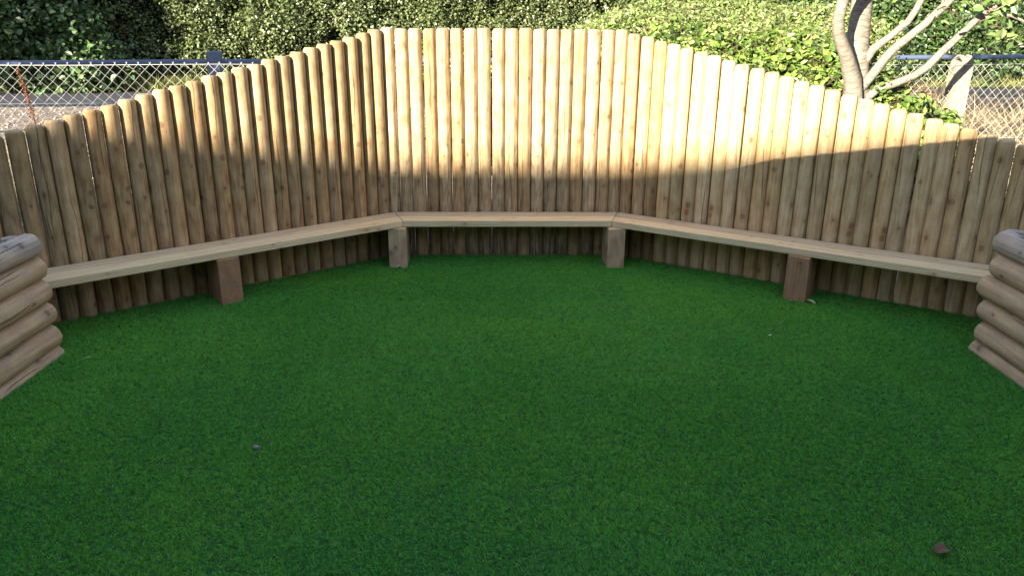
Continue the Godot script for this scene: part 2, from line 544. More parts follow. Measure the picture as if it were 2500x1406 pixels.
# ==================================================================== palisade
# a machine rounded post: eight soft flats, one of them facing out along `front`
func post_mesh(h: float, r: float, lean: Vector2, front: float, flatness: float, spin: float, cap_tilt: Vector2) -> ArrayMesh:
	var b := Builder.new()
	var sides := 24
	var ys := [-0.03, h * 0.33, h * 0.66, h - 0.017, h]
	var rs := [r * 1.01, r, r * 0.995, r * 0.985, r * 0.76]
	var bow := [Vector2.ZERO, lean * 0.5, lean * 0.8, lean, lean]
	var rows := []
	for i in ys.size():
		var row := []
		for k in sides + 1:
			var t := front + TAU * k / sides
			var fi := fposmod(TAU * k / sides + PI / 8, PI / 4) - PI / 8     # angle off the middle of its flat
			var nn := Vector3(cos(t - fi * flatness), 0.0, sin(t - fi * flatness))
			var out := Vector3(cos(t), 0.0, sin(t))
			var grow := lerpf(1.0, 0.985 / cos(fi), flatness)
			var y: float = ys[i]
			if i >= 3: y += cap_tilt.x * cos(t) * r + cap_tilt.y * sin(t) * r
			var p: Vector3 = out * float(rs[i]) * grow + Vector3(bow[i].x, y, bow[i].y)
			var up := 0.0 if i < 4 else 0.8
			row.append(b.vert(p, (nn + Vector3(0, up, 0)).normalized(), Vector2(float(k) / sides + spin, 1.0 - p.y / 1.75)))
		rows.append(row)
	for i in rows.size() - 1:
		for k in sides: b.quad(rows[i][k], rows[i][k + 1], rows[i + 1][k + 1], rows[i + 1][k])
	var s := b.v.size()
	for k in sides:
		b.vert(b.v[rows[-1][k]], Vector3.UP, Vector2(0.5 + 0.16 * cos(TAU * k / sides), 0.03 + 0.02 * sin(TAU * k / sides)))
	for k in range(1, sides - 1): b.tri(s, s + k, s + k + 1)
	return b.mesh()

# the same board picture in four tones of timber
var tones := {}
func toned(m: StandardMaterial3D, k: int) -> StandardMaterial3D:
	if not tones.has([m, k]):
		var c := m.duplicate() as StandardMaterial3D
		c.albedo_color = [Color(0.98, 0.98, 0.98), Color(0.93, 0.93, 0.92), Color(0.96, 0.94, 0.91), Color(0.88, 0.885, 0.885)][k]
		tones[[m, k]] = c
	return tones[[m, k]]

func make_palisades() -> void:
	var dl := Vector2(cos(ANGLE_L), -sin(ANGLE_L))
	var dr := Vector2(cos(ANGLE_R), sin(ANGLE_R))
	var dc := (BR - BL).normalized()
	var r0 := 0.0491
	var plans := [
		["palisade_fence", "round timber palisade on the left, its posts stepping down to the left", BL, dl, -0.065 - 33 * PITCH, 34, "l"],
		["palisade_fence", "level middle run of round timber palisade posts facing the viewer", BL, dc, 0.0, 18, "c"],
		["palisade_fence", "round timber palisade on the right, its posts stepping down to the right", BR, dr, 0.045, 32, "r"]]
	var last := -1
	for pl in plans:
		var o2: Vector2 = pl[2]
		var d: Vector2 = pl[3]
		var n := Vector2(-d.y, d.x)
		if n.y < 0: n = -n
		var mid: Vector2 = o2 + d * (pl[4] + PITCH * pl[5] * 0.5)
		var t := thing(pl[0], Vector3(mid.x, 0, mid.y), pl[1], "fence", "palisade runs around the lawn")
		for i in pl[5]:
			var k: float = pl[4] + i * PITCH + rng.randf_range(-0.0025, 0.0025)
			var h := 1.665
			if pl[6] == "l": h = 1.653 + (k + 0.065) * 0.2335 + rng.randf_range(-0.004, 0.004)
			elif pl[6] == "r": h = 1.637 - (k - 0.045) * 0.2345 + rng.randf_range(-0.004, 0.004)
			else: h = 1.664 + rng.randf_range(-0.004, 0.005)
			h = maxf(h, 0.85)
			var r := r0 * rng.randf_range(0.972, 1.02)
			var p := o2 + d * k - n * (0.05 + rng.randf_range(-0.003, 0.003))
			var lean := Vector2(rng.randf_range(-0.004, 0.004), rng.randf_range(-0.005, 0.005))
			var pick := rng.randi_range(0, 7)
			if pick == last: pick = (pick + 3) % 8
			last = pick
			var mat: Material = M.posts[pick]
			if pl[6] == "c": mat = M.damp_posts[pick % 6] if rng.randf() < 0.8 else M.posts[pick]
			elif pl[6] == "r" and i > 2: mat = M.fresh_posts[pick % 6]
			mat = toned(mat, rng.randi_range(0, 3))
			put(post_mesh(h, r, lean, atan2(n.y, n.x) + rng.randf_range(-0.14, 0.14), rng.randf_range(0.3, 0.78) if pl[6] != "l" else rng.randf_range(0.1, 0.45), rng.randf(), Vector2(rng.randf_range(-0.05, 0.05), rng.randf_range(-0.05, 0.05))), "post", mat, t, Vector3(p.x - mid.x, 0, p.y - mid.y))

# ==================================================================== bench
func cross_lines(p: Vector2, d: Vector2, q: Vector2, e: Vector2) -> Vector2:
	var s := (q - p).cross(e) / d.cross(e)
	return p + d * s

func make_bench() -> void:
	var dl := Vector2(cos(ANGLE_L), -sin(ANGLE_L))
	var dr := Vector2(cos(ANGLE_R), sin(ANGLE_R))
	var dc := (BR - BL).normalized()
	var nl := Vector2(sin(ANGLE_L), cos(ANGLE_L))
	var nc := Vector2(-dc.y, dc.x)
	if nc.y < 0: nc = -nc
	var nr := Vector2(-sin(ANGLE_R), cos(ANGLE_R))
	var t := thing("corner_bench", Vector3.ZERO, "long low timber bench running round the palisade on short sleeper legs", "bench")
	var top := 0.346
	var lo := top - 0.047
	var rows := [[0.004, 0.124], [0.140, 0.277]]
	var idx := 0
	for rw in rows:
		var w0: float = rw[0]
		var w1: float = rw[1]
		var g := 0.0016
		var lb := cross_lines(BL + nl * w0, dl, BL + nc * w0, dc)
		var lf := cross_lines(BL + nl * w1, dl, BL + nc * w1, dc)
		var rb := cross_lines(BR + nr * w0, dr, BR + nc * w0, dc)
		var rf := cross_lines(BR + nr * w1, dr, BR + nc * w1, dc)
		var runs := [
			[[BL + nl * w0 - dl * 2.52, lb - dl * g, lf - dl * g, BL + nl * w1 - dl * 2.46], dl],
			[[lb + dc * g, rb - dc * g, rf - dc * g, lf + dc * g], dc],
			[[rb + dr * g, BR + nr * w0 + dr * 2.62, BR + nr * w1 + dr * 2.60, rf + dr * g], dr]]
		for k in 3:
			var b := Builder.new()
			b.slab(runs[k][0], lo, top + (0.0012 if k == 1 else 0.0), 0.0035, Vector2(1 / 0.30, 1 / 2.4), runs[k][1], Vector2(0.07 * idx, 0.37 * idx))
			put(b.mesh(), "plank", M.planks[(idx * 2 + k) % 3] if w0 > 0.1 else M.grey_planks[(idx * 2 + k) % 3], t)
			idx += 1
	# sleeper legs: foot corner nearest the viewer, direction along the front face, depth direction
	var feet := [
		[Vector2(-1.832, -4.568), Vector2(0.757, -0.653), Vector2(-0.64, -0.768), 0.137],
		[Vector2(-0.896, -5.371), Vector2(0.996, -0.087), Vector2(-0.05, -0.998), 0.128],
		[Vector2(0.698, -5.402), Vector2(0.995, -0.10), Vector2(-0.06, -0.998), 0.124],
		[Vector2(1.784, -4.776), Vector2(0.764, 0.645), Vector2(0.56, -0.83), 0.142]]
	var which := -1
	for f in feet:
		which += 1
		var p: Vector2 = f[0]
		var q: Vector2 = p + f[1] * f[3]
		var dd: Vector2 = f[2]
		var b := Builder.new()
		b.slab([p, q, q + dd * 0.235, p + dd * 0.235], -0.02, lo - 0.001, 0.005, Vector2(1 / 0.30, 1 / 0.5), f[1], Vector2(rng.randf(), rng.randf()))
		# grain runs up a leg: swap the picture's axes
		for i in b.uv.size(): b.uv[i] = Vector2((b.v[i].x + b.v[i].z * 0.7) / 0.30, b.v[i].y / 0.5 + rng.seed * 0.01)
		put(b.mesh(), "leg", M.worn_leg if which in [1, 2] else M.leg, t)

# ==================================================================== planters
func log_mesh(length: float, r: float, s: int) -> ArrayMesh:
	var b := Builder.new()
	var f := FastNoiseLite.new()
	f.seed = s
	f.frequency = 3.0
	var sides := 20
	var zs := [0.0, 0.012, length * 0.25, length * 0.5, length * 0.75, length - 0.012, length]
	var rs := [0.86, 1.0, 1.0, 1.0, 1.0, 1.0, 0.86]
	var rows := []
	for i in zs.size():
		var row := []
		for k in sides + 1:
			var t := TAU * (k % sides) / sides
			var nn := Vector3(cos(t), sin(t), 0)
			var rr: float = r * rs[i] * (1.0 + 0.07 * f.get_noise_3d(cos(t) * 0.4, sin(t) * 0.4, zs[i]))
			var end := -0.7 if i == 0 else (0.7 if i == zs.size() - 1 else 0.0)
			row.append(b.vert(nn * rr + Vector3(0, 0, zs[i]), (nn + Vector3(0, 0, end)).normalized(), Vector2(float(k) / sides, zs[i] / 2.4)))
		rows.append(row)
	for i in rows.size() - 1:
		for k in sides: b.quad(rows[i][k], rows[i][k + 1], rows[i + 1][k + 1], rows[i + 1][k])
	for w in [[0, -1.0], [rows.size() - 1, 1.0]]:
		var q := b.v.size()
		for k in sides: b.vert(b.v[rows[w[0]][k]], Vector3(0, 0, w[1]), Vector2(0.5 + 0.15 * cos(TAU * k / sides), 0.5 + 0.03 * sin(TAU * k / sides)))
		for k in range(1, sides - 1): b.tri(q, q + k, q + k + 1)
	return b.mesh()

func make_planters() -> void:
	for side in [-1.0, 1.0]:
		var left: bool = side < 0
		var x := -2.482 if left else 2.606
		var z_end := -3.83 if left else -3.95
		var t := thing("log_planter", Vector3(x, 0, z_end), "stacked log planter wall at the left edge of the lawn" if left else "stacked log planter wall at the right edge of the lawn", "planter", "log planters")
		var ends := [0.01, 0.0, 0.004, -0.004, 0.0, 0.004] if left else [-0.012, 0.012, -0.03, -0.005, 0.01, -0.012]
		var outs := [0.0, -0.003, 0.002, 0.0, 0.003, 0.005] if left else [0.012, 0.004, -0.012, -0.002, 0.0, 0.004]
		for k in 6:
			var y: float = [0.607, 0.482, 0.356, 0.229, 0.102, -0.008][k] + (0.012 if not left else 0.0)
			var mat: Material = M.old_log if k == 0 else M.logs[(k + (0 if left else 2)) % 4]
			var o := put(log_mesh(2.42, 0.0640 + rng.randf_range(-0.002, 0.002), k + int(side) * 10 + 40), "log", mat, t, Vector3(-side * 0.0 + outs[k], y, ends[k]))
			o.rotation.z = rng.randf() * TAU
			o.rotation.y = rng.randf_range(-0.004, 0.004)
		var post := Builder.new()
		var px := -0.18 if left else 0.125
		var pt := 0.61 if left else 0.652
		post.tube([Vector3(px, -0.02, -0.105), Vector3(px, pt - 0.012, -0.105), Vector3(px, pt, -0.105)], [0.05, 0.05, 0.043], 14, true, Vector2(1, 0.5))
		put(post.mesh(), "corner_post", M.old_log, t)
		var liner := Builder.new()
		liner.box(Vector3(side * 0.50, 0.285, 1.20), Vector3(0.84, 0.61, 2.40))
		put(liner.mesh(), "liner", plain(lin(0.012, 0.075, 0.065), 0.5), t)
		var soil := Builder.new()
		soil.box(Vector3(side * 0.50, 0.588, 1.24), Vector3(0.80, 0.016, 2.26))
		put(soil.mesh(), "soil", plain(lin(0.05, 0.035, 0.025), 0.95), t)

# ==================================================================== chain link
func make_chain_link() -> void:
	var z0 := -6.41
	var t := thing("chain_link_fence", Vector3(0, 0, z0), "galvanised chain link fence with concrete posts behind the palisade", "fence")
	var wide := 0.082
	var step := wide / 2.0
	var topy := 1.392
	var b := Builder.new()
	var f := FastNoiseLite.new()
	f.seed = 3
	f.frequency = 0.9
	for part in [[-5.2, -1.0], [2.6, 6.0]]:
		var x: float = part[0]
		var i := 0
		while x < part[1]:
			var path := []
			var rad := []
			var rows := 30
			for k in rows:
				var y := topy - k * step * 0.98
				var dx := 0.0 if (k + i) % 2 == 0 else step
				var px := x + dx + 0.012 * f.get_noise_2d(x * 2.0, y * 2.0)
				var pz := SLANT * px + 0.02 * f.get_noise_2d(x, y * 2.0) + (0.002 if (k % 2) == 0 else -0.002)
				path.append(Vector3(px, y + 0.008 * f.get_noise_2d(x * 3.0 + 40.0, y * 3.0), pz))
				rad.append(0.0017)
			# each strand ends in a twist above the line wire
			path.push_front(path[0] + Vector3(0.006 if i % 2 else -0.006, 0.014, 0.0))
			rad.push_front(0.0017)
			b.tube(path, rad, 4, false)
			x += step
			i += 1
	put(b.mesh(), "wire_mesh", M.wire, t).set_meta("kind", "stuff")
	for y in [topy - 0.004, 0.75, 0.2]:
		var w := Builder.new()
		var path := []
		var rad := []
		for k in 24:
			var px := -5.2 + k * 11.2 / 23.0
			path.append(Vector3(px, y + 0.004 * sin(k * 1.3), SLANT * px + 0.006))
			rad.append(0.0024)
		w.tube(path, rad, 5, false)
		put(w.mesh(), "line_wire", M.wire, t)
	for px in [-5.0, -0.6, 3.935]:
		var p := Builder.new()
		var hw := 0.072
		var outline := [Vector2(-hw, -0.02), Vector2(-hw, 1.385), Vector2(-hw * 0.86, 1.43), Vector2(-hw * 0.5, 1.462), Vector2(0, 1.472), Vector2(hw * 0.5, 1.462), Vector2(hw * 0.86, 1.43), Vector2(hw, 1.385), Vector2(hw, -0.02)]
		var depth := 0.06
		for s in [-1.0, 1.0]:
			var pts := []
			var ts := []
			for q in outline:
				pts.append(Vector3(q.x, q.y, s * depth))
				ts.append(Vector2(q.x * 2.0, q.y * 0.7))
			p.face(pts, ts, Color.WHITE, Vector3(0, 0, s))
		for k in outline.size():
			var q0: Vector2 = outline[k]
			var q1: Vector2 = outline[(k + 1) % outline.size()]
			var nn := Vector3(-(q1 - q0).y, (q1 - q0).x, 0)
			p.face([Vector3(q0.x, q0.y, -depth), Vector3(q1.x, q1.y, -depth), Vector3(q1.x, q1.y, depth), Vector3(q0.x, q0.y, depth)], [Vector2(q0.x, q0.y), Vector2(q1.x, q1.y), Vector2(q1.x + 0.1, q1.y), Vector2(q0.x + 0.1, q0.y)], Color.WHITE, nn)
		var o := put(p.mesh(), "concrete_post", M.concrete, t, Vector3(px, 0, SLANT * px - 0.07))
		o.rotation.z = 0.0
		for y in [1.24, 1.13, 1.01]:
			var d := Builder.new()
			d.tube([Vector3(0, y, depth - 0.01), Vector3(0, y, depth + 0.004)], [0.012, 0.011], 10)
			put(d.mesh(), "plug", plain(lin(0.75, 0.73, 0.70), 0.8), o)

func make_barrier() -> void:
	var z0 := -15.4
	var t := thing("rail_barrier", Vector3(0, 0, z0), "blue grey steel tube barrier with square posts along the street", "barrier")
	var ra := Builder.new()
	var path := []
	var rad := []
	for k in 21:
		var x := -16.0 + k * 1.7
		path.append(Vector3(x, 1.035 + 0.0065 * x, SLANT * x))
		rad.append(0.047)
	ra.tube(path, rad, 12)
	put(ra.mesh(), "rail", M.blue_steel, t)
	for x in [-13.6, -5.45, 2.7, 13.2]:
		var p := Builder.new()
		var top: float = 1.035 + 0.0065 * x + 0.19
		p.slab([Vector2(-0.11, -0.09), Vector2(0.11, -0.09), Vector2(0.11, 0.09), Vector2(-0.11, 0.09)], -0.02, top, 0.02)
		put(p.mesh(), "post", M.blue_steel, t, Vector3(x, 0, SLANT * x + 0.03))
	for x in [-6.3, -12.0]:
		var j := Builder.new()
		j.tube([Vector3(x, 1.035 + 0.0065 * x, SLANT * x), Vector3(x + 0.09, 1.035 + 0.0065 * x, SLANT * (x + 0.09))], [0.051, 0.051], 12)
		put(j.mesh(), "sleeve", M.blue_steel, t)

# ==================================================================== foliage
func leaf(b: Builder, at: Vector3, along: Vector3, nrm: Vector3, length: float, width: float, col: Color, round_leaf: bool) -> void:
	var side := along.cross(nrm).normalized()
	var up := side.cross(along).normalized()
	var s := b.v.size()
	var curl := up * length * -0.10
	if round_leaf:
		var pts := [at, at + along * length * 0.30 + side * width * 0.42 + up * width * 0.12, at + along * length * 0.68 + side * width * 0.40 + up * width * 0.10, at + along * length + curl,
			at + along * length * 0.68 - side * width * 0.40 + up * width * 0.10, at + along * length * 0.30 - side * width * 0.42 + up * width * 0.12]
		for p in pts: b.vert(p, up, Vector2.ZERO, col)
		for q in [[0, 1, 2], [0, 2, 3], [0, 3, 4], [0, 4, 5]]: b.tri(s + q[0], s + q[1], s + q[2])
	else:
		for p in [at, at + along * length * 0.45 + side * width * 0.5 + up * width * 0.15, at + along * length + curl, at + along * length * 0.45 - side * width * 0.5 + up * width * 0.15]:
			b.vert(p, up, Vector2.ZERO, col)
		b.tri(s, s + 1, s + 2)
		b.tri(s, s + 2, s + 3)

# a clump of leaves filling an ellipsoid; leaves turn outwards and to the light
func clump(s: int, count: int, size: Vector3, length: float, width: float, cols: Array, round_leaf := false, twigs := 0) -> ArrayMesh:
	var r := RandomNumberGenerator.new()
	r.seed = s
	var b := Builder.new()
	for i in count:
		var q := Vector3(r.randfn(), r.randfn(), r.randfn()).normalized() * pow(r.randf(), 0.45)
		var at := q * size
		var out := (q + Vector3(r.randfn() * 0.5, 0.55 + r.randfn() * 0.4, r.randfn() * 0.5)).normalized()
		var dir := Vector3(r.randfn(), r.randfn() * 0.6 - 0.15, r.randfn())
		dir = (dir - out * dir.dot(out)).normalized()
		var pick: Color = cols[r.randi_range(0, cols.size() - 1)]
		var k := r.randf_range(0.6, 1.4)
		var l := length * r.randf_range(0.65, 1.2)
		leaf(b, at, dir, out, l, width * l / length * r.randf_range(0.85, 1.15), Color(pick.r * k, pick.g * k, pick.b * k), round_leaf)
	for i in twigs:
		var q2 := Vector3(r.randfn(), absf(r.randfn()), r.randfn()).normalized() * size
		b.tube([Vector3.ZERO, q2 * 0.5 + Vector3(r.randfn(), r.randfn(), r.randfn()) * 0.02, q2 * 1.05], [0.004, 0.003, 0.0015], 3, false, Vector2.ONE, Color(0.13, 0.09, 0.06))
	return b.mesh(true, false)

func any_turn(scale_by: float, tilt := 0.5) -> Basis:
	return (Basis(Vector3.UP, rng.randf() * TAU) * Basis(Vector3.RIGHT, rng.randf_range(-tilt, tilt)) * Basis(Vector3.BACK, rng.randf_range(-tilt, tilt))).scaled(Vector3.ONE * scale_by)

func split_scatter(meshes: Array, spots: Array, called: String, mat: Material, parent: Node, tints := []) -> void:
	for m in meshes.size():
		var own := []
		var own_t := []
		for i in spots.size():
			if i % meshes.size() == m:
				own.append(spots[i])
				if tints.size(): own_t.append(tints[i])
		scatter(meshes[m], called, mat, parent, own, own_t).set_meta("kind", "stuff")

func make_hedge() -> void:
	var zf := -22.5
	var t := thing("clipped_hedge", Vector3(0, 0, zf), "tall clipped dark green hedge along the far side of the street", "hedge")
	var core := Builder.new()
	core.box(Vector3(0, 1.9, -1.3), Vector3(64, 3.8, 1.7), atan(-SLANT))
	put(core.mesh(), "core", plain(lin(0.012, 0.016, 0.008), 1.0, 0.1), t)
	var cols := [Color(0.11, 0.135, 0.055), Color(0.08, 0.11, 0.042), Color(0.13, 0.155, 0.07), Color(0.095, 0.13, 0.04)]
	var meshes := []
	for k in 4: meshes.append(clump(200 + k, 130, Vector3(0.34, 0.30, 0.30), 0.085, 0.062, cols, false))
	var f := FastNoiseLite.new()
	f.seed = 12
	f.frequency = 0.55
	f.fractal_octaves = 3
	var spots := []
	var x := -20.0
	while x < 22.0:
		var y := 0.05
		while y < 3.9:
			var px := x + rng.randf_range(-0.14, 0.14)
			var py := y + rng.randf_range(-0.12, 0.12)
			var bulge := f.get_noise_2d(px, py * 1.3) * 0.7
			if bulge > -0.26 or rng.randf() < 0.6:
				spots.append(Transform3D(any_turn(rng.randf_range(0.75, 1.15)), Vector3(px, py, SLANT * px + bulge - 0.05)))
			y += 0.30
		x += 0.30
	split_scatter(meshes, spots, "foliage", M.gloss_leaf, t)

func bush(called: String, at: Vector3, label: String, meshes: Array, spots: Array, mat: Material, group := "") -> Node3D:
	var t := thing(called, at, label, "bush", group)
	split_scatter(meshes, spots, "foliage", mat, t)
	return t

func blob_spots(c: Vector3, size: Vector3, count: int, scale_by: float) -> Array:
	var out := []
	for i in count:
		var q := Vector3(rng.randfn(), rng.randfn(), rng.randfn()).normalized() * pow(rng.randf(), 0.3)
		var p := c + q * size
		if p.y < 0.05: continue
		out.append(Transform3D(any_turn(scale_by * rng.randf_range(0.75, 1.2)), p))
	return out

func stems(t: Node3D, feet: Array, tips: Array) -> void:
	for i in feet.size():
		var b := Builder.new()
		var m: Vector3 = (feet[i] + tips[i]) * 0.5 + Vector3(rng.randf_range(-0.1, 0.1), 0, rng.randf_range(-0.1, 0.1))
		b.tube([feet[i], m, tips[i]], [0.03, 0.022, 0.01], 6, false, Vector2(1, 1))
		put(b.mesh(), "stem", M.bark, t)

func make_bushes() -> void:
	var dark := [Color(0.05, 0.10, 0.035), Color(0.04, 0.085, 0.03), Color(0.065, 0.12, 0.04), Color(0.09, 0.15, 0.04)]
	var big := []
	for k in 3: big.append(clump(300 + k, 60, Vector3(0.42, 0.40, 0.40), 0.14, 0.10, dark, true, 4))
	# left: broad leaves in front of the hedge
	var z := street_z(-21.7, -11.6)
	var spots := []
	for b in [[Vector3(0, 1.2, 0), Vector3(1.6, 1.5, 0.8), 150], [Vector3(-1.6, 1.7, 0.2), Vector3(1.5, 2.0, 0.8), 150], [Vector3(0.9, 0.6, 0.1), Vector3(1.1, 0.7, 0.6), 60], [Vector3(-0.4, 2.7, 0), Vector3(1.8, 1.0, 0.8), 90]]:
		spots += blob_spots(b[0], b[1], b[2], 1.0)
	var t := bush("broadleaf_bush", Vector3(-11.6, 0, z), "broad leaved dark bush bulging from the left end of the hedge", big, spots, M.leaf)
	stems(t, [Vector3(0, -0.02, 0), Vector3(-1.5, -0.02, 0.1), Vector3(0.8, -0.02, 0)], [Vector3(0.2, 1.8, 0.1), Vector3(-1.7, 2.5, 0.1), Vector3(1.0, 0.9, 0)])
	# right: lighter broad leaves beyond the rail
	var lime := [Color(0.05, 0.095, 0.028), Color(0.075, 0.13, 0.032), Color(0.035, 0.065, 0.02), Color(0.028, 0.055, 0.018)]
	var big2 := []
	for k in 3: big2.append(clump(320 + k, 60, Vector3(0.42, 0.38, 0.38), 0.13, 0.085, lime, true, 4))
	spots = []
	for b in [[Vector3(0, 1.5, 0), Vector3(2.0, 1.4, 0.7), 170], [Vector3(-2.6, 1.6, 0.1), Vector3(1.6, 1.2, 0.6), 110], [Vector3(2.2, 1.8, 0.1), Vector3(1.8, 1.6, 0.8), 150], [Vector3(-0.8, 2.6, -0.1), Vector3(2.6, 0.8, 0.7), 110]]:
		spots += blob_spots(b[0], b[1], b[2], 1.0)
	var z2 := street_z(-21.9, 11.5)
	t = bush("broadleaf_bush", Vector3(11.5, 0, z2), "broad leaved lime green bush beyond the rail behind the tree", big2, spots, M.leaf)
	stems(t, [Vector3(0, -0.02, 0), Vector3(-2.4, -0.02, 0.1), Vector3(2.2, -0.02, 0)], [Vector3(0.2, 2.2, 0.1), Vector3(-2.5, 2.2, 0.1), Vector3(2.0, 2.6, 0)])
	# the sunny shrub straight behind the palisade
	var bright := [Color(0.12, 0.20, 0.033), Color(0.15, 0.235, 0.045), Color(0.085, 0.15, 0.027), Color(0.18, 0.24, 0.06), Color(0.055, 0.105, 0.02)]
	var near_mesh := []
	for k in 4: near_mesh.append(clump(340 + k, 46, Vector3(0.17, 0.13, 0.17), 0.066, 0.042, bright, true, 5))
	var pale := [Color(0.17, 0.22, 0.07), Color(0.125, 0.185, 0.045), Color(0.22, 0.25, 0.10), Color(0.085, 0.14, 0.03)]
	var far_mesh := []
	for k in 3: far_mesh.append(clump(360 + k, 70, Vector3(0.18, 0.15, 0.18), 0.056, 0.028, pale, false, 2))
	var near_spots := []
	var far_spots := []
	var f := FastNoiseLite.new()
	f.seed = 77
	f.frequency = 0.8
	for i in 2600:
		var px := rng.randf_range(-0.75, 3.9)
		var depth := rng.randf()
		var pz := -6.25 - depth * 3.6
		# the shrub's upper surface: low and close by the palisade, rising towards the back
		var left_end := smoothstep(-0.75 + depth * 1.1, 0.35 + depth * 1.3, px)
		var right_end := 1.0 - smoothstep(2.75, 3.6, px - depth * 1.9)
		var h := (1.28 + 0.62 * pow(depth, 0.7)) * (0.72 + 0.28 * left_end) * (0.60 + 0.40 * right_end) + 0.16 * f.get_noise_2d(px, pz)
		if px > 2.9 and depth < 0.5: h = minf(h, 1.25 - (px - 2.9) * 0.35)
		if left_end < 0.06 or right_end < 0.03: continue
		var py := h - absf(rng.randfn()) * 0.16
		if rng.randf() < 0.22: py = rng.randf_range(0.5, 1.0) * h
		if px - (-6.41 - pz) > 5.0: continue
		var spot := Transform3D(any_turn(rng.randf_range(0.75, 1.2)), Vector3(px - 1.5, py, pz + 7.0))
		if depth < 0.42: near_spots.append(spot)
		else: far_spots.append(spot)
	t = thing("leafy_shrub", Vector3(1.5, 0, -7.0), "sunlit bright green shrub rising straight behind the palisade", "bush")
	split_scatter(near_mesh, near_spots, "foliage", M.leaf, t)
	split_scatter(far_mesh, far_spots, "foliage", M.leaf, t)
	var feet := []
	var tips := []
	for k in 9:
		var px2 := rng.randf_range(-1.3, 1.6)
		var pz2 := rng.randf_range(-2.0, 0.4)
		feet.append(Vector3(px2, -0.02, pz2))
		tips.append(Vector3(px2 + rng.randf_range(-0.3, 0.3), 1.35, pz2 + rng.randf_range(-0.2, 0.2)))
	stems(t, feet, tips)

